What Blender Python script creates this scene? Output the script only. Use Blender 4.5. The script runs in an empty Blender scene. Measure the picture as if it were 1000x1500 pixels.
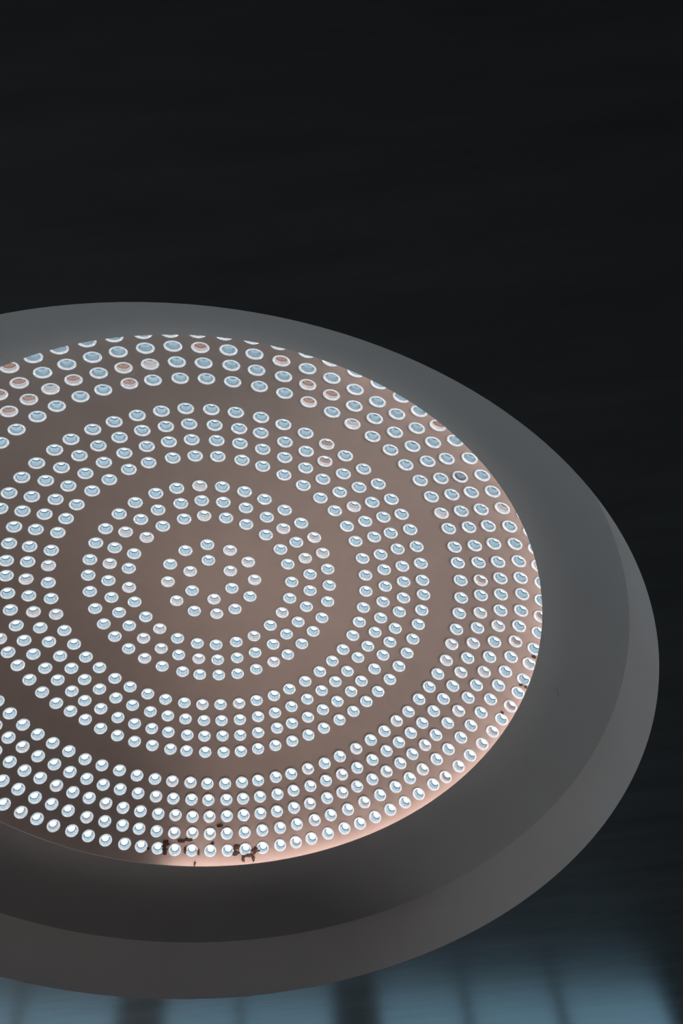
import bpy, bmesh, math, random
from mathutils import Vector, Matrix
from mathutils.geometry import delaunay_2d_cdt

random.seed(7)
scene = bpy.context.scene
C = scene.collection

# ------------------------------------------------------------------ camera
EYE = 1.6                       # eye height above the floor
cam_d = bpy.data.cameras.new('camera')
cam_d.sensor_fit = 'VERTICAL'
cam_d.sensor_height = 36.0
cam_d.lens = 1159.53 / 1500 * 36.0
cam_d.clip_end = 200
cam = bpy.data.objects.new('camera', cam_d)
C.objects.link(cam)
PITCH, ROLL = 0.989748, -0.113173
fw = Vector((0, math.cos(PITCH), math.sin(PITCH)))
up0 = Vector((0, -math.sin(PITCH), math.cos(PITCH)))
rt0 = Vector((1, 0, 0))
rt = rt0 * math.cos(ROLL) + up0 * math.sin(ROLL)
up = -rt0 * math.sin(ROLL) + up0 * math.cos(ROLL)
cam.matrix_world = Matrix(((rt.x, up.x, -fw.x, 0), (rt.y, up.y, -fw.y, 0), (rt.z, up.z, -fw.z, EYE), (0, 0, 0, 1)))
scene.camera = cam

# ------------------------------------------------------------------ sky, exposure
w = bpy.data.worlds.new('overcast_sky')
scene.world = w
w.use_nodes = True
bg = w.node_tree.nodes['Background']
bg.inputs['Color'].default_value = (0.86, 0.94, 1.0, 1)
bg.inputs['Strength'].default_value = 2.8
vs = scene.view_settings
vs.view_transform = 'Standard'
vs.look = 'None'
vs.gamma = 1.0
vs.use_curve_mapping = False
vs.exposure = 0.0
scene.cycles.use_denoising = True
scene.cycles.max_bounces = 10
scene.cycles.diffuse_bounces = 5
scene.cycles.transparent_max_bounces = 12


def area_lamp(name, loc, target, sx, sy, watts, col, spread=180):
    d = bpy.data.lights.new(name, 'AREA')
    d.shape = 'RECTANGLE'
    d.size, d.size_y = sx, sy
    d.energy = watts
    d.color = col
    d.spread = math.radians(spread)
    o = bpy.data.objects.new(name, d)
    C.objects.link(o)
    o.location = loc
    o.rotation_euler = (Vector(target) - Vector(loc)).to_track_quat('-Z', 'Y').to_euler()
    return o


# soft daylight that comes in through the tall window at the left end of the far wall
area_lamp('window_daylight', (-5.55, 6.75, 2.15), (-0.4, 1.6, 4.0), 1.9, 2.3, 92, (1.0, 0.955, 0.915))

# ------------------------------------------------------------------ sizes (metres)
S = 2.6
AX, AY = -0.334776 * S, 1.175055 * S     # axis of the round skylight
CEIL = EYE + S                           # ceiling level
R_OUT = 0.87646 * S                      # opening in the ceiling
R_MID, H_MID = 0.87359 * S, EYE + 1.138039 * S
R_LIP, H_LIP = 0.734222 * S, EYE + 1.263761 * S
R_DOME = 0.802 * S
R_LENS = 0.0437


def dome_z(r):
    q = r / S
    return EYE + S * (1.547602607 - 0.3080342858 * q * q - 0.1920966687 * q ** 4)


def dome_slope(r):
    q = r / S
    return -2 * 0.3080342858 * q - 4 * 0.1920966687 * q ** 3


# ------------------------------------------------------------------ materials
def nodes_of(name):
    m = bpy.data.materials.new(name)
    m.use_nodes = True
    nt = m.node_tree
    nt.nodes.clear()
    out = nt.nodes.new('ShaderNodeOutputMaterial')
    return m, nt, out


def plaster(name, col, var=0.12, scale=3.0, rough=0.85, bump=0.15, bscale=60.0, stretch=(1, 1, 1), spec=0.2):
    m, nt, out = nodes_of(name)
    N, L = nt.nodes, nt.links
    b = N.new('ShaderNodeBsdfPrincipled')
    b.inputs['Roughness'].default_value = rough
    b.inputs['Specular IOR Level'].default_value = spec
    tc = N.new('ShaderNodeTexCoord')
    mp = N.new('ShaderNodeMapping')
    mp.inputs['Scale'].default_value = stretch
    n = N.new('ShaderNodeTexNoise')
    n.inputs['Scale'].default_value = scale
    n.inputs['Detail'].default_value = 6
    n.inputs['Roughness'].default_value = 0.6
    r = N.new('ShaderNodeValToRGB')
    r.color_ramp.elements[0].position = 0.3
    r.color_ramp.elements[1].position = 0.7
    r.color_ramp.elements[0].color = (*[c * (1 - var) for c in col], 1)
    r.color_ramp.elements[1].color = (*[min(1, c * (1 + var)) for c in col], 1)
    n2 = N.new('ShaderNodeTexNoise')
    n2.inputs['Scale'].default_value = bscale
    n2.inputs['Detail'].default_value = 4
    bp = N.new('ShaderNodeBump')
    bp.inputs['Strength'].default_value = bump
    bp.inputs['Distance'].default_value = 0.004
    L.new(tc.outputs['Object'], mp.inputs['Vector'])
    L.new(mp.outputs['Vector'], n.inputs['Vector'])
    L.new(mp.outputs['Vector'], n2.inputs['Vector'])
    L.new(n.outputs['Fac'], r.inputs['Fac'])
    L.new(r.outputs['Color'], b.inputs['Base Color'])
    L.new(n2.outputs['Fac'], bp.inputs['Height'])
    L.new(bp.outputs['Normal'], b.inputs['Normal'])
    L.new(b.outputs['BSDF'], out.inputs['Surface'])
    return m


def frosted(name, col, trans=0.7, gloss=0.12, rough=0.12, clear=0.0, clear_col=(1, 1, 1), graze=0.3):
    """glass that scatters the daylight behind it: translucent + diffuse + a glossy skin + some clear see-through"""
    m, nt, out = nodes_of(name)
    N, L = nt.nodes, nt.links
    d = N.new('ShaderNodeBsdfDiffuse')
    t = N.new('ShaderNodeBsdfTranslucent')
    g = N.new('ShaderNodeBsdfGlossy')
    g.inputs['Roughness'].default_value = rough
    tc = N.new('ShaderNodeTexCoord')
    n = N.new('ShaderNodeTexNoise')
    n.inputs['Scale'].default_value = 45
    n.inputs['Detail'].default_value = 3
    r = N.new('ShaderNodeValToRGB')
    r.color_ramp.elements[0].position = 0.3
    r.color_ramp.elements[1].position = 0.75
    r.color_ramp.elements[0].color = (*[c * 0.86 for c in col], 1)
    r.color_ramp.elements[1].color = (*[min(1.0, c * 1.1) for c in col], 1)
    L.new(tc.outputs['Object'], n.inputs['Vector'])
    L.new(n.outputs['Fac'], r.inputs['Fac'])
    L.new(r.outputs['Color'], d.inputs['Color'])
    L.new(r.outputs['Color'], t.inputs['Color'])
    m1 = N.new('ShaderNodeMixShader')
    m1.inputs['Fac'].default_value = trans
    L.new(d.outputs[0], m1.inputs[1])
    L.new(t.outputs[0], m1.inputs[2])
    last = m1
    if clear > 0:
        tr = N.new('ShaderNodeBsdfTransparent')
        tr.inputs['Color'].default_value = (*clear_col, 1)
        m0 = N.new('ShaderNodeMixShader')
        m0.inputs['Fac'].default_value = clear
        L.new(m1.outputs[0], m0.inputs[1])
        L.new(tr.outputs[0], m0.inputs[2])
        last = m0
    fr = N.new('ShaderNodeLayerWeight')
    fr.inputs['Blend'].default_value = 0.5
    ad = N.new('ShaderNodeMath')
    ad.operation = 'ADD'
    ad.inputs[1].default_value = gloss
    ml = N.new('ShaderNodeMath')
    ml.operation = 'MULTIPLY'
    ml.inputs[1].default_value = graze
    L.new(fr.outputs['Facing'], ml.inputs[0])
    L.new(ml.outputs[0], ad.inputs[0])
    ad.use_clamp = True
    m2 = N.new('ShaderNodeMixShader')
    L.new(ad.outputs[0], m2.inputs['Fac'])
    L.new(last.outputs[0], m2.inputs[1])
    L.new(g.outputs[0], m2.inputs[2])
    L.new(m2.outputs[0], out.inputs['Surface'])
    return m


def emitter(name, col, strength):
    m, nt, out = nodes_of(name)
    e = nt.nodes.new('ShaderNodeEmission')
    e.inputs['Color'].default_value = (*col, 1)
    e.inputs['Strength'].default_value = strength
    nt.links.new(e.outputs[0], out.inputs['Surface'])
    return m


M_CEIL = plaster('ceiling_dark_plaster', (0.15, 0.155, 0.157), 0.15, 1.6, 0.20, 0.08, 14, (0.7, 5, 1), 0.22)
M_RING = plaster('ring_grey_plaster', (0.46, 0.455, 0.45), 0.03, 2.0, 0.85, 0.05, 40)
M_DOME = plaster('dome_plaster', (0.56, 0.48, 0.44), 0.05, 4.0, 0.8, 0.12, 50)
M_PATCH = plaster('bare_patch', (0.10, 0.065, 0.045), 0.6, 60.0, 0.9, 0.3, 120)
M_WALL = plaster('wall_plaster', (0.16, 0.16, 0.155), 0.06, 1.5)
M_FLOOR = plaster('floor_concrete', (0.20, 0.195, 0.19), 0.15, 1.0, 0.5)
M_FRAME = plaster('window_frame_metal', (0.03, 0.032, 0.035), 0.05, 5.0, 0.4)
M_RIM = frosted('lens_rim_glass', (0.93, 0.95, 0.97), 0.85, 0.10, 0.08)
M_CUP = frosted('lens_blue_glass', (0.215, 0.295, 0.34), 0.72, 0.05, 0.15, graze=0.75)
M_CUP_LOW = frosted('lens_pale_blue_glass', (0.32, 0.41, 0.46), 0.72, 0.05, 0.15, graze=0.75)
M_CAP = frosted('lens_top_glass', (0.56, 0.64, 0.70), 0.8, 0.0, 0.1, 0.3, (0.45, 0.49, 0.52))
M_SEAL = frosted('lens_edge_glass', (0.11, 0.165, 0.20), 0.5, 0.06, 0.25)
M_ROSE = frosted('lens_rose_glass', (0.34, 0.295, 0.285), 0.72, 0.08, 0.15)
M_MILK = frosted('lens_milky_glass', (0.62, 0.58, 0.57), 0.72, 0.08, 0.15)
M_RUST = frosted('lens_rust_glass', (0.26, 0.12, 0.072), 0.72, 0.08, 0.15)
M_MURK = frosted('lens_murky_glass', (0.16, 0.16, 0.19), 0.6, 0.1, 0.15)
M_LED = emitter('cove_lamp_glow', (1.0, 0.76, 0.71), 7.2)
M_ALU = plaster('lamp_channel', (0.5, 0.5, 0.5), 0.03, 5.0, 0.4)
M_PANE, nt, out = nodes_of('window_pane')
tr = nt.nodes.new('ShaderNodeBsdfTransparent')
tr.inputs['Color'].default_value = (0.60, 0.80, 0.90, 1)
gl = nt.nodes.new('ShaderNodeBsdfGlossy')
gl.inputs['Roughness'].default_value = 0.03
mx = nt.nodes.new('ShaderNodeMixShader')
mx.inputs['Fac'].default_value = 0.06
nt.links.new(tr.outputs[0], mx.inputs[1])
nt.links.new(gl.outputs[0], mx.inputs[2])
nt.links.new(mx.outputs[0], out.inputs['Surface'])


# ------------------------------------------------------------------ helpers
def link(name, me, parent=None, mw=None):
    o = bpy.data.objects.new(name, me)
    C.objects.link(o)
    if parent:
        o.parent = parent
    if mw is not None:
        o.matrix_local = mw
    return o


def mesh_of(name, bm, mats, smooth=False):
    me = bpy.data.meshes.new(name)
    bmesh.ops.recalc_face_normals(bm, faces=bm.faces[:]) if smooth is None else None
    bm.to_mesh(me)
    bm.free()
    for m in mats:
        me.materials.append(m)
    for p in me.polygons:
        p.use_smooth = bool(smooth)
    return me


def tag(o, label=None, cat=None, group=None, kind=None):
    if label: o['label'] = label
    if cat: o['category'] = cat
    if group: o['group'] = group
    if kind: o['kind'] = kind
    return o


def box(bm, x0, x1, y0, y1, z0, z1):
    v = [bm.verts.new(p) for p in ((x0, y0, z0), (x1, y0, z0), (x1, y1, z0), (x0, y1, z0), (x0, y0, z1), (x1, y0, z1), (x1, y1, z1), (x0, y1, z1))]
    for f in ((0, 3, 2, 1), (4, 5, 6, 7), (0, 1, 5, 4), (1, 2, 6, 5), (2, 3, 7, 6), (3, 0, 4, 7)):
        bm.faces.new([v[i] for i in f])


def spin(bm, prof, seg, a0=0.0, a1=2 * math.pi, mats=None, closed=False):
    """revolve a list of (r, z) about the local z axis; each strip between two points is its own smoothing band unless shared"""
    full = abs(a1 - a0 - 2 * math.pi) < 1e-6
    n = seg if full else seg + 1
    rings = []
    for r, z in prof:
        if r < 1e-6:
            rings.append([bm.verts.new((0, 0, z))])
        else:
            rings.append([bm.verts.new((r * math.cos(a0 + (a1 - a0) * i / seg), r * math.sin(a0 + (a1 - a0) * i / seg), z)) for i in range(n)])
    pairs = list(zip(range(len(prof) - 1), range(1, len(prof))))
    if closed:
        pairs.append((len(prof) - 1, 0))
    for k, (a, b) in enumerate(pairs):
        A, B = rings[a], rings[b]
        for i in range(seg):
            j = (i + 1) % n
            q = [A[i % len(A)], A[j % len(A)], B[j % len(B)], B[i % len(B)]]
            u = []
            for v in q:
                if v not in u:
                    u.append(v)
            f = bm.faces.new(u)
            if mats:
                f.material_index = mats[k]
    return rings

# measured lens positions: ring -> (radius, 'angle in degrees, radial offset in mm, p = clouded')
LENSES = {
 1: (0.1469, "31.6,-10 94.9,-3p 158.5,0 220.3,8p 273.5,23 332.7,0p"),
 2: (0.2740, "4.1,-2p 34.1,-7 65.6,-11 93.4,-12p 125.3,-7 154.9,0p 189.1,0p 218.0,14 247.0,16 275.3,20 304.2,5p 333.6,9p"),
 4: (0.5120, "6.0,-4 21.1,-3 35.7,-6p 51.0,-6 67.1,-3p 81.7,-3 97.1,0 111.0,-1 126.2,0 141.8,-4p 156.6,-5 172.2,-1 185.7,3p 202.5,6 215.8,6 232.4,8p 246.9,9 262.3,5 275.8,10p 290.2,6 304.4,1 320.1,4 335.8,2 349.7,-5"),
 5: (0.6312, "11.6,-5 23.9,-3 36.6,-2 48.5,-4 59.9,-1 72.8,-2 84.6,1 96.6,0 108.1,-2p 120.5,0 131.9,0p 144.7,0p 157.1,-1 168.4,-1 180.1,2 192.3,2 204.4,3p 215.9,8 228.4,10p 240.3,8 251.6,9 264.4,5 275.6,9 286.9,5 299.3,1 312.0,0 323.7,0p 335.4,0 347.7,-3p 359.6,-3"),
 6: (0.7499, "6.5,-5 16.7,-2 27.4,0 37.3,-2 47.3,-1 57.5,0 66.4,-2p 76.7,3 86.8,5 96.5,2 106.3,3 115.2,0 126.0,3 136.1,1p 146.0,2 156.1,0 165.5,2 175.7,0 186.3,-1 196.1,0 205.4,2 215.6,3 225.1,0 235.7,4 245.4,6 255.9,6 265.5,4 275.7,4p 285.5,4 295.5,0 305.2,-5 316.0,-4 326.5,-3 336.6,-1p 346.6,-3p 356.5,-4"),
 8: (0.9775, "7.2,-3 15.1,-3 22.3,0 29.4,1 37.4,1 44.6,0 52.0,1 59.7,2 67.3,0 74.4,6 81.8,6 89.0,6p 96.5,3 103.7,5p 110.9,5 118.5,6 125.9,4 133.5,4 140.6,0 148.4,-3 155.6,1 163.1,0 170.4,-1 178.5,-2p 186.0,-3 193.3,-2 201.0,-2p 207.9,-2 216.1,-2 222.9,-2 230.0,0 237.9,-1 245.4,-2 253.2,2 260.3,3 268.4,1 275.7,3 283.0,4 290.9,2 298.0,-2 305.8,-6 313.5,-6 321.3,-7 328.6,-3 336.5,-4 343.8,-4 351.9,-1 359.7,-3"),
 9: (1.0932, "3.8,-1 10.5,-8 17.4,0 23.9,0 30.6,2 36.8,-7 44.0,3 50.4,3 56.9,1 63.4,4 70.1,7 76.7,12 83.1,10 89.8,11 96.4,8 102.7,8 109.3,7 115.7,5 122.1,5 128.9,1 135.5,0 142.3,0 148.8,2 155.3,0 161.7,-4 168.7,-4 175.2,-3 182.1,-4p 188.8,-3 195.6,1p 202.5,-4 208.6,1 215.5,0 222.0,-2 228.6,-2 235.0,0 241.9,-3 248.7,-2 255.6,1 262.5,2 269.0,5 275.5,8 282.5,6 289.1,7 295.8,4 302.7,0 309.8,-3 316.3,-5 323.2,-3 330.1,-3p 336.7,-1 343.4,0 350.7,-2 356.9,-1"),
 10: (1.2053, "1.1,-2 7.2,-1 12.8,-12 19.4,-8 25.1,-4 30.8,0 36.9,9 43.5,1 48.9,8 55.0,8 60.9,7 66.8,9 72.7,9 78.0,10 84.5,12 90.5,12 96.3,8 102.2,9 107.8,10 114.0,7 119.5,6 125.3,6 131.1,5 137.5,-2 143.4,3 148.8,-2 154.9,-2 160.8,-1 167.2,-2 173.0,-1 179.0,-1 185.0,-1 191.1,-7 197.5,-7 202.9,-4 209.1,-3 215.1,0 221.0,-2 226.6,0 233.2,1 239.2,-1 245.4,-1 251.3,-1 257.4,0 263.6,4 269.7,5 275.6,11 281.9,6 288.1,3 293.7,5 300.4,-5 306.6,-6 312.4,-3p 318.7,-1 324.8,0 331.0,-2 336.9,1 342.9,-7 348.9,-3 355.3,0"),
 11: (1.3199, "4.6,1 10.0,1 15.1,0 20.6,-1 25.9,4 31.3,4 36.8,9 42.5,8 47.7,6 53.1,7 58.4,6 64.1,7 69.5,9 74.9,12 80.3,11 85.7,10 91.0,12 96.2,10 101.7,8 107.3,6 112.1,7 117.6,4 123.0,7 128.4,4 133.9,1 139.3,-8 144.5,-8 149.4,0 154.9,0 160.5,-3 166.4,-8 171.6,-7 176.7,-5p 220.2,-7 225.5,-4 231.2,-4 236.8,-4 242.6,-6 247.6,-2 253.4,-5 258.8,-5 264.4,-2 270.0,1 275.5,8 281.2,4 286.7,2 292.5,2 297.9,-3 303.5,-3 309.3,-6p 314.8,-6 320.6,-2 326.3,-6 332.0,-6 337.3,-5 342.6,-2 348.3,-3 354.0,-3 359.7,-5"),
 13: (1.5360, "3.0,-1 7.6,-3 12.4,0 17.1,0p 22.1,8p 26.9,3 31.5,4 36.2,3 41.0,8 45.3,2p 49.9,5 54.5,3 59.3,4p 64.3,2 68.9,5 73.7,3p 78.4,5 82.6,3 87.4,5 91.7,5 96.1,6 100.7,4 105.1,0p 109.8,1p 114.3,2 119.0,2 123.7,-3 128.4,-1 133.0,0 137.7,-5 142.4,-5 146.9,-4 151.5,-3 156.1,-7 160.8,-11 237.5,-4 242.1,-2 247.2,-3 251.7,0 256.7,0 261.2,-2 266.3,2p 270.7,2 275.7,4 280.5,4 285.3,0 290.3,0 295.2,-2 300.1,-5p 305.1,-5 309.9,-10p 314.8,-7 319.6,-4 324.4,-7 329.3,-4 334.1,-7 338.9,-5p 343.3,-4 348.5,-6 353.0,-8 358.0,-4"),
 14: (1.6439, "1.0,-3 5.7,1p 9.9,0 14.3,0p 18.7,0 23.1,1p 27.5,1 31.9,0 36.2,2 40.7,2 44.8,1 48.9,1 52.9,1 57.3,3 61.8,3 66.1,2p 70.5,1 74.7,3 79.1,3 83.2,4 87.6,1 91.8,1 95.9,0 100.3,0 104.4,-1 108.8,1 113.0,1p 117.4,0 121.8,-1 126.0,0 130.2,-3 134.6,-5 138.8,-9 143.2,-8 147.6,-9p 151.7,-8 156.1,-15 244.8,-4p 249.2,-2p 253.6,0p 258.0,2p 262.5,0 266.8,1p 271.3,2p 275.8,7 280.2,3 284.8,4 289.1,-1 293.8,0 298.2,-3p 302.8,-7p 307.4,-6 311.9,-7 316.6,-4 321.0,0 325.4,1 330.1,-4 334.5,-5 338.9,-4 343.1,-1 347.9,-3 352.3,-3 357.0,-3p"),
 15: (1.7462, "3.5,1 7.5,1p 11.7,1 15.8,2 19.9,6p 23.9,3 27.8,1 32.0,2p 36.2,0 40.5,0 44.3,2p 48.2,-2 52.0,1 56.0,0p 60.0,1 64.1,0 68.0,0p 71.9,0 76.2,1p 80.1,3 84.2,3 88.1,0 92.0,-1 95.9,-2 99.9,-1p 103.8,1 107.7,-3p 111.6,0 115.7,0 119.7,-1 123.7,-2p 127.7,-6 131.6,-7 135.6,-8p 139.7,-10 143.6,-7 147.5,-8 151.7,-14 246.7,-1p 250.8,2p 255.0,2 259.1,0 263.3,1 267.4,3 271.6,6 275.8,10 279.9,4p 284.2,3 288.2,3 292.5,-2p 296.8,-2 301.0,-4 305.3,-7 309.6,-7 313.6,-4 317.9,2 321.9,4 326.1,-4 330.7,-8p 334.6,-4 338.8,-1 342.8,-1 347.1,-3 351.5,-2 355.5,-1 359.5,-1"),
 16: (1.8466, "2.0,3 5.7,3 9.5,1p 13.4,2 17.2,2 21.0,1 24.9,1 28.9,-1 32.9,-1 36.7,2 40.8,0 44.5,0 48.6,-2p 52.3,-2 56.2,-1 60.3,-1 64.3,-2p 68.4,1 72.5,-1 76.3,0p 80.4,-1 84.2,0 88.2,-1 92.1,0 96.0,-1 99.7,-2p 103.5,-4p 107.4,-1p 111.2,-1 115.0,-2 118.6,-4 122.5,-5 126.4,-2p 130.6,-5 134.4,-8 138.2,-6 142.2,-8 146.0,-8 252.1,0p 256.0,0 260.0,0 264.1,0 268.0,0 272.1,0 275.9,0 279.7,0 283.5,0 287.4,0 291.3,0 295.5,0 299.2,0p 303.3,0 307.3,0 311.4,0 315.2,-7 319.1,-1p 323.0,5 327.2,0 331.2,-1 334.9,0 338.7,5p 342.8,4 346.7,3 350.6,3 354.4,1 358.1,5"),
 17: (1.9409, "1.9,4p 5.5,5 9.3,2 12.9,0p 16.7,3 20.0,6 23.6,6p 27.2,5 30.7,6p 34.4,7p 38.2,4 41.8,5p 45.6,6p 48.8,-1 52.7,-1 56.3,0 59.9,-1 63.6,0 67.2,1 70.7,-3 74.4,-3 78.1,0 81.5,1p 84.9,1 88.6,1 92.2,-1 95.9,-1 99.5,-3 103.3,-4 106.8,-3 110.3,-4 113.7,-4 117.1,-3 121.0,-3 124.6,-4 128.1,-7 131.9,-2p 135.5,-6 139.0,-5p 142.8,-5 354.5,6 358.3,4"),
}
FAR_OPENINGS = [(-4.3, -2.56), (-2.22, -0.55), (-0.20, 2.80)]
FAR_MULLIONS = [(-5.6,), (-3.5,), (-1.47,), (0.71, 1.65)]
BOW = 0.018
COVE_ARC = (math.radians(-62), math.radians(108))
# flaked spots on the dome: angle in degrees, radius, width and length in half-centimetres, turn
PATCH_LIST = [(108.83, 1.946, 8, 12, 0), (108.78, 1.909, 10, 12, 0), (105.6, 1.8882, 14, 5, 0), (104.19, 1.879, 14, 5, 0), (104.68, 1.9392, 4, 10, 0), (101.99, 1.9483, 4, 9, 0), (102.51, 2.0096, 3, 9, 0), (99.09, 1.9002, 5, 4, 0), (97.51, 1.8008, 9, 4, 0), (94.07, 1.9246, 10, 8, 0), (94.27, 1.9575, 12, 6, 0), (92.79, 1.9895, 5, 11, 0), (90.71, 1.991, 6, 11, 0), (91.64, 1.9741, 16, 5, 0), (90.15, 1.9524, 12, 9, 0), (112.19, 1.9441, 4, 5, 0), (10.95, 1.9521, 5, 6, 0), (17.9, 1.9673, 4, 6, 20), (25.85, 1.9327, 3, 5, 0), (18.06, 1.9431, 8, 3, 30)]

# ------------------------------------------------------------------ the room
X0, X1, Y0, Y1 = -7.5, 6.5, -6.0, 8.0
ROOF = CEIL + 1.25              # top of the roof slab, above the dome's rim


def structure(name, bm, mat, parent=None):
    o = link(name, mesh_of(name, bm, [mat]), parent)
    if parent is None:
        o['kind'] = 'structure'
    return o


bm = bmesh.new()
box(bm, X0 - .3, X1 + .3, Y0 - .3, Y1 + 1.7, -0.25, 0.0)
structure('floor', bm, M_FLOOR)


def wall_with_openings(name, axis, pos, thick, a0, a1, z0, z1, openings):
    """axis 'x': the wall runs along x at y = pos .. pos + thick; openings are (a0, a1, z0, z1)"""
    bm = bmesh.new()
    def slab(u0, u1, v0, v1):
        if u1 - u0 < 1e-4 or v1 - v0 < 1e-4:
            return
        if axis == 'x':
            box(bm, u0, u1, min(pos, pos + thick), max(pos, pos + thick), v0, v1)
        else:
            box(bm, min(pos, pos + thick), max(pos, pos + thick), u0, u1, v0, v1)
    if not openings:
        slab(a0, a1, z0, z1)
    else:
        e = a0
        for u0, u1, sill, head in openings:
            slab(e, u0, z0, z1)
            slab(u0, u1, z0, sill)
            slab(u0, u1, head, z1)
            e = u1
        slab(e, a1, z0, z1)
    return structure(name, bm, M_WALL)


SILL, HEAD = 2.82, 4.05
FAR = FAR_OPENINGS
far_open = [(-6.6, -4.6, 0.9, 3.4)] + [(a, b, SILL, HEAD) for a, b in FAR]
# the far wall runs a little askew to the camera's line of sight
SKEW = Matrix.Translation((-0.3, Y1, 0)) @ Matrix.Rotation(math.radians(11), 4, 'Z') @ Matrix.Translation((0.3, -Y1, 0))
wall_far = wall_with_openings('wall_far', 'x', Y1, 0.3, X0 - .35, X1 + .35, 0, CEIL, far_open)
wall_far.matrix_basis = SKEW
wall_with_openings('wall_near', 'x', Y0, -0.3, X0 - .3, X1 + .3, 0, CEIL, [])
wall_with_openings('wall_left', 'y', X0, -0.3, Y0, Y1 - 1.4, 0, CEIL, [])
wall_with_openings('wall_right', 'y', X1, 0.3, Y0, Y1 + 1.55, 0, CEIL, [])


def window(n, x0, x1, z0, z1, y, mull):
    """a framed window standing at y; mull lists the mullion positions"""
    root = link(f'window_{n}', None)
    root['kind'] = 'structure'
    root.location = ((x0 + x1) / 2, y, z0)
    hw, h, t = (x1 - x0) / 2, z1 - z0, 0.05
    bm = bmesh.new()
    box(bm, -hw, hw, -t, t, 0, 0.06); box(bm, -hw, hw, -t, t, h - 0.06, h)
    box(bm, -hw, -hw + 0.05, -t, t, 0.06, h - 0.06); box(bm, hw - 0.05, hw, -t, t, 0.06, h - 0.06)
    link('window_frame', mesh_of('window_frame', bm, [M_FRAME]), root)
    for x in mull:
        x = x - (x0 + x1) / 2
        bm = bmesh.new()
        box(bm, x - 0.03, x + 0.03, -t, t, 0.06, h - 0.06)
        link('mullion', mesh_of('mullion', bm, [M_FRAME]), root)
    bm = bmesh.new()
    box(bm, -hw + 0.05, hw - 0.05, -0.005, 0.005, 0.06, h - 0.06)
    link('pane', mesh_of('pane', bm, [M_PANE]), root)
    return root


for i, (a, b, s, h) in enumerate(far_open):
    o = window(i + 1, a, b, s, h, Y1 + 0.15, FAR_MULLIONS[i])
    o.matrix_basis = SKEW @ Matrix.Translation(o.location)

# ceiling: one slab with the round opening
bm = bmesh.new()
SEG = 192
def ring_pts(r, z):
    return [bm.verts.new((AX + r * math.cos(2 * math.pi * i / SEG), AY + r * math.sin(2 * math.pi * i / SEG), z)) for i in range(SEG)]
def rect_pts(z):
    out = []
    for i in range(SEG):
        a = 2 * math.pi * i / SEG
        dx, dy = math.cos(a), math.sin(a)
        tx = ((X1 + .3 - AX) / dx) if dx > 1e-9 else ((X0 - .3 - AX) / dx) if dx < -1e-9 else 1e9
        ty = ((Y1 + 1.7 - AY) / dy) if dy > 1e-9 else ((Y0 - .3 - AY) / dy) if dy < -1e-9 else 1e9
        t = min(tx, ty)
        out.append(bm.verts.new((AX + dx * t, AY + dy * t, z)))
    return out
lo_in, lo_out = ring_pts(R_OUT, CEIL), rect_pts(CEIL)
hi_in, hi_out = ring_pts(R_OUT + 0.02, CEIL + 0.30), rect_pts(CEIL + 0.30)
for i in range(SEG):
    j = (i + 1) % SEG
    bm.faces.new((lo_in[i], lo_in[j], lo_out[j], lo_out[i]))
    bm.faces.new((hi_in[j], hi_in[i], hi_out[i], hi_out[j]))
    bm.faces.new((lo_out[i], lo_out[j], hi_out[j], hi_out[i]))
    bm.faces.new((lo_in[j], lo_in[i], hi_in[i], hi_in[j]))
# corner triangles of the rectangle
for z in (CEIL, CEIL + 0.30):
    for cx, cy in ((X0 - .3, Y0 - .3), (X1 + .3, Y0 - .3), (X1 + .3, Y1 + 1.7), (X0 - .3, Y1 + 1.7)):
        a = math.atan2(cy - AY, cx - AX) % (2 * math.pi)
        k = int(a / (2 * math.pi) * SEG)
        ro = lo_out if z == CEIL else hi_out
        c = bm.verts.new((cx, cy, z))
        try:
            bm.faces.new((ro[k], c, ro[(k + 1) % SEG]) if z > CEIL else (ro[k], ro[(k + 1) % SEG], c))
        except ValueError:
            pass
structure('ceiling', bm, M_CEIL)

# ------------------------------------------------------------------ round plaster surround of the skylight
surround = link('skylight_surround', None)
surround.location = (AX, AY, CEIL)
tag(surround, 'wide smooth grey plaster ring that steps up from the dark ceiling to the lens dome', 'ceiling ring')


def T(z):
    return z - CEIL


# upright band at the ceiling opening (its back stands against the roof slab)
bm = bmesh.new()
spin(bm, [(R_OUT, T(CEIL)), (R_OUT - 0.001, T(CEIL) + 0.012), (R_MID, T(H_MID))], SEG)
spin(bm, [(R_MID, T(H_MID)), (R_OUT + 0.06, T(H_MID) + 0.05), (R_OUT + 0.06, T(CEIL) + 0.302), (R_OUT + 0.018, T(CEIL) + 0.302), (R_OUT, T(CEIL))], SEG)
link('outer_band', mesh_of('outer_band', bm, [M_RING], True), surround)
# sloping soffit from the band up to the lip
TH = 0.018
sl = math.atan2(H_LIP - H_MID, R_MID - R_LIP)
nx, nz = math.sin(sl) * TH, math.cos(sl) * TH
LIP = 0.006
def soffit_pt(t):
    bow = BOW * math.sin(math.pi * t ** 1.9)
    return (R_MID + (R_LIP + 0.004 - R_MID) * t - bow * math.sin(sl), T(H_MID + (H_LIP - 0.004 - H_MID) * t) - bow * math.cos(sl))
bm = bmesh.new()
N_S = 24
prof = [soffit_pt(i / N_S) for i in range(N_S + 1)]
spin(bm, prof, SEG)
spin(bm, [(R_LIP + 0.006 + nx, T(H_LIP - 0.004) + nz * 0.4), (R_MID + nx + 0.06, T(H_MID) + nz)], SEG)
link('soffit', mesh_of('soffit', bm, [M_RING], True), surround)
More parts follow.
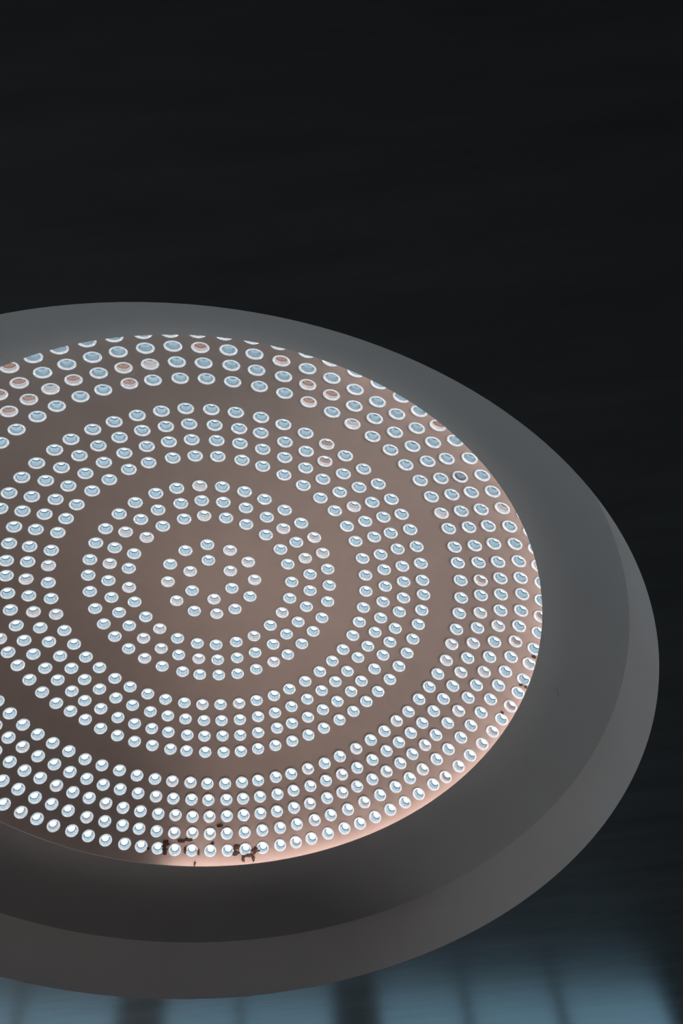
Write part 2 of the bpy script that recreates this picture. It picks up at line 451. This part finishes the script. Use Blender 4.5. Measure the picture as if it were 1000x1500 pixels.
# rounded lip that the soffit rolls into at its inner edge
bm = bmesh.new()
(ra, za), (rb, zb) = prof[-2], prof[-1]
tl = math.hypot(rb - ra, zb - za)
tr_, tz_ = (rb - ra) / tl, (zb - za) / tl
cr, cz = rb + tz_ * LIP, zb - tr_ * LIP
a_s = math.atan2(zb - cz, rb - cr)
lip = [(cr + LIP * math.cos(a_s - math.radians(215) * i / 12), cz + LIP * math.sin(a_s - math.radians(215) * i / 12)) for i in range(13)]
spin(bm, lip, SEG)
link('inner_lip', mesh_of('inner_lip', bm, [M_RING], True), surround)

# ------------------------------------------------------------------ lens positions on the dome
pts = []                                  # (ring, angle in rad, radius, dirty, seen)
FULL = {1: 6, 2: 12, 4: 24, 5: 30, 6: 36, 8: 48, 9: 54, 10: 60, 11: 66, 13: 76, 14: 82, 15: 88, 16: 92, 17: 100}
for k, (rm, s) in LENSES.items():
    th = []
    for t in s.split():
        dirty = t.endswith('p')
        a, d = t.rstrip('p').split(',')
        th.append(float(a))
        pts.append((k, math.radians(float(a)), rm + float(d) / 1000, dirty, True))
    miss = FULL[k] - len(th)
    if miss > 0:                          # the side of the ring beyond the frame and behind the lip
        gaps = [((th[(i + 1) % len(th)] - th[i]) % 360, th[i]) for i in range(len(th))]
        g, a = max(gaps)
        for i in range(miss):
            pts.append((k, math.radians(a + g * (i + 1) / (miss + 1)), rm, random.random() < .15, False))


def lens_frame(a, r):
    """local frame of a lens: origin on the dome's inner face, z along the outward normal"""
    s = dome_slope(r)
    n = Vector((-s * math.cos(a), -s * math.sin(a), 1)).normalized()
    tx = Vector((-math.sin(a), math.cos(a), 0))
    ty = n.cross(tx)
    p = Vector((r * math.cos(a), r * math.sin(a), dome_z(r) - CEIL))
    return p, tx, ty, n


# ------------------------------------------------------------------ the dome of glass lenses
skylight = link('skylight', None)
skylight.location = (AX, AY, CEIL)
tag(skylight, 'shallow round dome skylight pierced by concentric rings of small round glass lenses', 'skylight')

SHELL = 0.014
CS = 18
co, edges, hole_edges = [], [], []
nb = 240
for i in range(nb):
    a = 2 * math.pi * i / nb
    co.append((R_DOME * math.cos(a), R_DOME * math.sin(a)))
    edges.append((i, (i + 1) % nb))
holes = []
R_HOLE = R_LENS * 0.985
for k, a, r, dirty, seen in pts:
    p, tx, ty, n = lens_frame(a, r)
    b0 = len(co)
    ids = []
    for i in range(CS):
        t = 2 * math.pi * i / CS
        v = p + tx * (R_HOLE * math.cos(t)) + ty * (R_HOLE * math.sin(t))
        ids.append(len(co))
        co.append((v.x, v.y))
    for i in range(CS):
        edges.append((b0 + i, b0 + (i + 1) % CS))
    holes.append((ids, p.x, p.y))
# extra points in the plain bands so that the curvature stays smooth
for rr in (0.0, 0.05, 0.11) + tuple(x * S for x in (0.151, 0.332, 0.549, 0.353, 0.31, 0.17, 0.53, 0.57, 0.77, 0.785)):
    m = max(1, int(rr * 2 * math.pi / 0.09))
    for i in range(m):
        a = 2 * math.pi * (i + .5) / m
        x, y = rr * math.cos(a), rr * math.sin(a)
        if min((x - h[1]) ** 2 + (y - h[2]) ** 2 for h in holes) > (R_LENS * 1.15) ** 2:
            co.append((x, y))
res = delaunay_2d_cdt([Vector(c) for c in co], edges, [], 1, 1e-6)
rv, rf, orig = res[0], res[2], res[3]
newid = {}
for i, o in enumerate(orig):
    for q in o:
        newid[q] = i
hole_of = {}
for h, (ids, hx, hy) in enumerate(holes):
    for i in ids:
        hole_of[newid[i]] = h


def shell_pt(v, off):
    r = math.hypot(v.x, v.y)
    s = dome_slope(r)
    l = math.sqrt(1 + s * s)
    ux, uy = (v.x / r, v.y / r) if r > 1e-9 else (0, 0)
    return Vector((v.x - s * ux / l * off, v.y - s * uy / l * off, dome_z(r) - CEIL + off / l))


bm = bmesh.new()
lo = [bm.verts.new(shell_pt(v, 0)) for v in rv]
hi = [bm.verts.new(shell_pt(v, SHELL)) for v in rv]
for f in rf:
    hs = {hole_of.get(i, -1 - i) for i in f}
    if len(hs) == 1 and list(hs)[0] >= 0:
        continue                              # inside a lens hole
    p = [rv[i] for i in f]
    ar = sum(p[i].x * p[(i + 1) % len(p)].y - p[(i + 1) % len(p)].x * p[i].y for i in range(len(p)))
    ff = list(f) if ar > 0 else list(f)[::-1]
    bm.faces.new([lo[i] for i in ff[::-1]])
    bm.faces.new([hi[i] for i in ff])
for ids, hx, hy in holes:                     # hole walls, on their own vertices so the faces shade crisply
    a = [bm.verts.new(lo[newid[i]].co) for i in ids]
    b = [bm.verts.new(hi[newid[i]].co) for i in ids]
    for i in range(CS):
        j = (i + 1) % CS
        bm.faces.new((a[i], b[i], b[j], a[j]))
# rim wall of the dome, carried down onto the back of the surround
outer = [newid[i] for i in range(nb)]
zb = T(H_MID + (R_MID - R_DOME) / (R_MID - R_LIP) * (H_LIP - H_MID)) + nz * 0.9
a = [bm.verts.new(lo[i].co) for i in outer]
b = [bm.verts.new((lo[i].co.x, lo[i].co.y, zb)) for i in outer]
c = [bm.verts.new((lo[i].co.x * 1.03, lo[i].co.y * 1.03, zb)) for i in outer]
d = [bm.verts.new((hi[i].co.x * 1.02, hi[i].co.y * 1.02, hi[i].co.z)) for i in outer]
e = [hi[i] for i in outer]
for i in range(nb):
    j = (i + 1) % nb
    bm.faces.new((a[j], a[i], b[i], b[j]))
    bm.faces.new((b[j], b[i], c[i], c[j]))
    bm.faces.new((c[j], c[i], d[i], d[j]))
    bm.faces.new((d[j], d[i], e[i], e[j]))
dome = link('dome_shell', mesh_of('dome_shell', bm, [M_DOME], True), skylight)
me = dome.data
nrm = []
for v in me.vertices:
    nrm.append((0, 0, 0))
nlo = len(rv)
for i, v in enumerate(rv):
    r = math.hypot(v.x, v.y)
    s = dome_slope(r)
    ux, uy = (v.x / r, v.y / r) if r > 1e-9 else (0, 0)
    n = Vector((-s * ux, -s * uy, 1)).normalized()
    nrm[i] = tuple(-n)
    nrm[nlo + i] = tuple(n)
me.normals_split_custom_set_from_vertices(nrm)

# ------------------------------------------------------------------ lens meshes
RL = R_LENS
LS = 24
# outer flange: a rounded glass ring that stands a little proud of the plaster
RIM_P = [(0.985, 0.30), (1.0, 0.02), (0.975, -0.07), (0.91, -0.105), (0.83, -0.085), (0.76, -0.02), (0.72, 0.06)]


def lens_meshes():
    bm = bmesh.new()
    spin(bm, [(r * RL, z * RL) for r, z in RIM_P], LS)
    rim = mesh_of('glass_lens', bm, [M_RIM], True)
    cups = {}
    for key, mat in (('blue', M_CUP), ('rose', M_ROSE), ('rust', M_RUST), ('murk', M_MURK)):
        bm = bmesh.new()
        spin(bm, [(r * RL, z * RL) for r, z in CUP_P], LS, mats=CUP_M)
        cups[key] = mesh_of('lens_cup_' + key, bm, [mat, M_SEAL, M_CAP, {'blue': M_CUP_LOW, 'murk': M_MURK}.get(key, M_MILK)], True)
    return rim, cups


CUP_P = [(0.72, 0.06), (0.69, 0.36), (0.665, 0.65), (0.635, 0.90), (0.60, 0.985), (0.535, 1.03), (0.0, 1.06)]
CUP_M = [3, 0, 0, 1, 1, 2]
rim_me, cup_me = lens_meshes()


def project(p):
    v = p - cam.matrix_world.translation
    return 500 + 1159.53 * v.dot(rt) / v.dot(fw), 750 - 1159.53 * v.dot(up) / v.dot(fw)


def seen_area(a, r):
    """size of the lens as it is seen from the camera, 0 when outside the frame or behind the lip"""
    p, tx, ty, n = lens_frame(a, r)
    wp = p + Vector((AX, AY, CEIL))
    x, y = project(wp)
    if not (-8 < x < 1000):
        return 0, x, y
    d = wp - cam.matrix_world.translation
    # where the sight line passes the lip's level
    t = (H_LIP - EYE) / d.z
    q = cam.matrix_world.translation + d * t
    if math.hypot(q.x - AX, q.y - AY) > R_LIP + 0.02:
        return 0, x, y
    return n.dot(d.normalized()) / d.length_squared, x, y


info = []
for i, (k, a, r, dirty, seen) in enumerate(pts):
    ar, x, y = seen_area(a, r)
    if k == 15 and abs(x - 673) < 9 and abs(y - 698) < 9:
        kind = 'murk'
    elif dirty:
        h = random.random()
        kind = 'rust' if (y < 700 and h < 0.9) or (x > 640 and h < 0.4) else 'rose'
    else:
        kind = 'blue'
    info.append((ar, i, kind))
big = {i for ar, i, kind in sorted(info, reverse=True)[:300] if ar > 0}
first = None
cup_first = {}
rest = bmesh.new()
rest_mats = [M_RIM, M_CUP, M_ROSE, M_RUST, M_MURK, M_SEAL, M_CAP, M_MILK, M_CUP_LOW]
slot = {'blue': 1, 'rose': 2, 'rust': 3, 'murk': 4}
for ar, i, kind in info:
    k, a, r, dirty, seen = pts[i]
    p, tx, ty, n = lens_frame(a, r)
    rz = Matrix.Rotation(random.uniform(0, 6.28), 4, 'Z')
    M4 = Matrix(((tx.x, ty.x, n.x, p.x), (tx.y, ty.y, n.y, p.y), (tx.z, ty.z, n.z, p.z), (0, 0, 0, 1))) @ rz
    if i in big:
        if first is None:
            o = first = bpy.data.objects.new('glass_lens', rim_me)
        else:
            o = first.copy()
        C.objects.link(o)
        o.parent = skylight
        o.matrix_local = M4
        if kind not in cup_first:
            c = cup_first[kind] = bpy.data.objects.new('lens_cup', cup_me[kind])
            if kind == 'rust': c['label'] = 'rust stained lens cup'
            if kind == 'rose': c['label'] = 'colourless lens cup with pinkish grey wall'
            if kind == 'murk': c['label'] = 'dark murky lens cup'
        else:
            c = cup_first[kind].copy()
        C.objects.link(c)
        c.parent = o
    else:
        n0 = len(rest.verts)
        f0 = len(rest.faces)
        rest.faces.ensure_lookup_table()
        before = set(rest.verts)
        spin(rest, [(q * RL, z * RL) for q, z in RIM_P], LS, mats=[0] * (len(RIM_P) - 1))
        cm = [({'blue': 8, 'murk': 4}.get(kind, 7)) if m == 3 else slot[kind] if m == 0 else 4 + m for m in CUP_M]
        spin(rest, [(q * RL, z * RL) for q, z in CUP_P], LS, mats=cm)
        rest.verts.ensure_lookup_table()
        for v in rest.verts[n0:]:
            v.co = M4 @ v.co
o = link('glass_lenses', mesh_of('glass_lenses', rest, rest_mats, True), skylight)
o['kind'] = 'stuff'

# ------------------------------------------------------------------ flaked plaster near the lip
PATCHES = PATCH_LIST
for ang_deg, r, sx, sy, ang in PATCHES:
    a = math.radians(ang_deg)
    p, tx, ty, n = lens_frame(a, r)
    M4 = Matrix(((tx.x, ty.x, n.x, p.x), (tx.y, ty.y, n.y, p.y), (tx.z, ty.z, n.z, p.z), (0, 0, 0, 1))) @ Matrix.Rotation(math.radians(ang), 4, 'Z')
    bm = bmesh.new()
    m = 14
    sc = 0.0052
    rnd = [random.uniform(.55, 1.25) for _ in range(m)]
    top = [bm.verts.new((sx * sc * .5 * rnd[i] * math.cos(2 * math.pi * i / m), sy * sc * .5 * rnd[i] * math.sin(2 * math.pi * i / m), 0.001)) for i in range(m)]
    bot = [bm.verts.new((v.co.x * .9, v.co.y * .9, random.uniform(-0.006, -0.003))) for v in top]
    bm.faces.new(bot[::-1])
    for i in range(m):
        j = (i + 1) % m
        bm.faces.new((top[i], bot[i], bot[j], top[j]))
    link('flaked_patch', mesh_of('flaked_patch', bm, [M_PATCH]), skylight, M4)

# a small nick in the soffit on the right
an = math.radians(11.955)
rn, zn = soffit_pt(0.654)
q = Vector((AX + rn * math.cos(an), AY + rn * math.sin(an), zn + CEIL))
nd = Vector((-math.cos(an) * math.sin(sl), -math.sin(an) * math.sin(sl), -math.cos(sl)))
bm = bmesh.new()
sd = nd.cross(Vector((0.25, 1, 0))).normalized()
ud = sd.cross(nd)
o3 = q - Vector((AX, AY, CEIL))
ring = [(-.006, .022), (.002, .026), (.007, .004), (.003, -.022), (-.004, -.024), (-.002, .0)]
front = [bm.verts.new(o3 + sd * a + ud * c + nd * 0.003) for a, c in ring]
back = [bm.verts.new(o3 + sd * a * 1.3 + ud * c * 1.2 - nd * 0.006) for a, c in ring]
bm.faces.new(front)
for i in range(6):
    bm.faces.new((front[i], back[i], back[(i + 1) % 6], front[(i + 1) % 6]))
link('plaster_nick', mesh_of('plaster_nick', bm, [M_RING]), surround)

# ------------------------------------------------------------------ cove lamp behind the lip, round the far and right side
cove = link('cove_lamp', None)
cove.location = (AX, AY, CEIL)
tag(cove, 'thin curved pink-white strip lamp tucked behind the ring lip, lighting the dome edge', 'strip lamp')
A0, A1 = COVE_ARC
zc = T(H_MID + (R_MID - 0.783 * S) / (R_MID - R_LIP) * (H_LIP - H_MID)) + nz * 1.5
bm = bmesh.new()
r0, r1 = 0.770 * S, 0.788 * S
zs0 = T(H_MID + (R_MID - r0) / (R_MID - R_LIP) * (H_LIP - H_MID)) + TH / math.cos(sl) * 1.05
zs1 = zs0 + 0.055                 # the lamp is tilted to face the axis of the dome
spin(bm, [(r0, zs0), (r1, zs1), (r1 + 0.008, zs1), (r1 + 0.008, zs0)], 90, A0, A1, closed=True)
link('lamp_channel', mesh_of('lamp_channel', bm, [M_ALU]), cove)
bm = bmesh.new()
n2 = Vector((-(zs1 - zs0), r1 - r0)).normalized() * 0.004
spin(bm, [(r0 + 0.004 + n2.x, zs0 + 0.006 + n2.y), (r1 - 0.004 + n2.x, zs1 - 0.006 + n2.y)], 90, A0, A1)
link('lamp_strip', mesh_of('lamp_strip', bm, [M_LED]), cove)
# the strip's beam across the dome
NB = 14
for i in range(NB):
    a = A0 + (A1 - A0) * (i + .5) / NB
    ca, sa = math.cos(a), math.sin(a)
    src = Vector((AX + 0.772 * S * ca, AY + 0.772 * S * sa, H_LIP + 0.012))
    lamp = area_lamp('cove_beam', src, (AX, AY, dome_z(0) - 0.02), 0.016, 0.3, 0.45, (1.0, 0.80, 0.72), 85)
    x = Vector((-sa, ca, 0))
    zax = (src - Vector((AX, AY, dome_z(0) - 0.02))).normalized()
    yax = zax.cross(x).normalized()
    lamp.matrix_world = Matrix(((yax.x, x.x, zax.x, src.x), (yax.y, x.y, zax.y, src.y), (yax.z, x.z, zax.z, src.z), (0, 0, 0, 1)))
    lamp.parent = cove
    lamp.matrix_parent_inverse = Matrix.Translation(-cove.location)
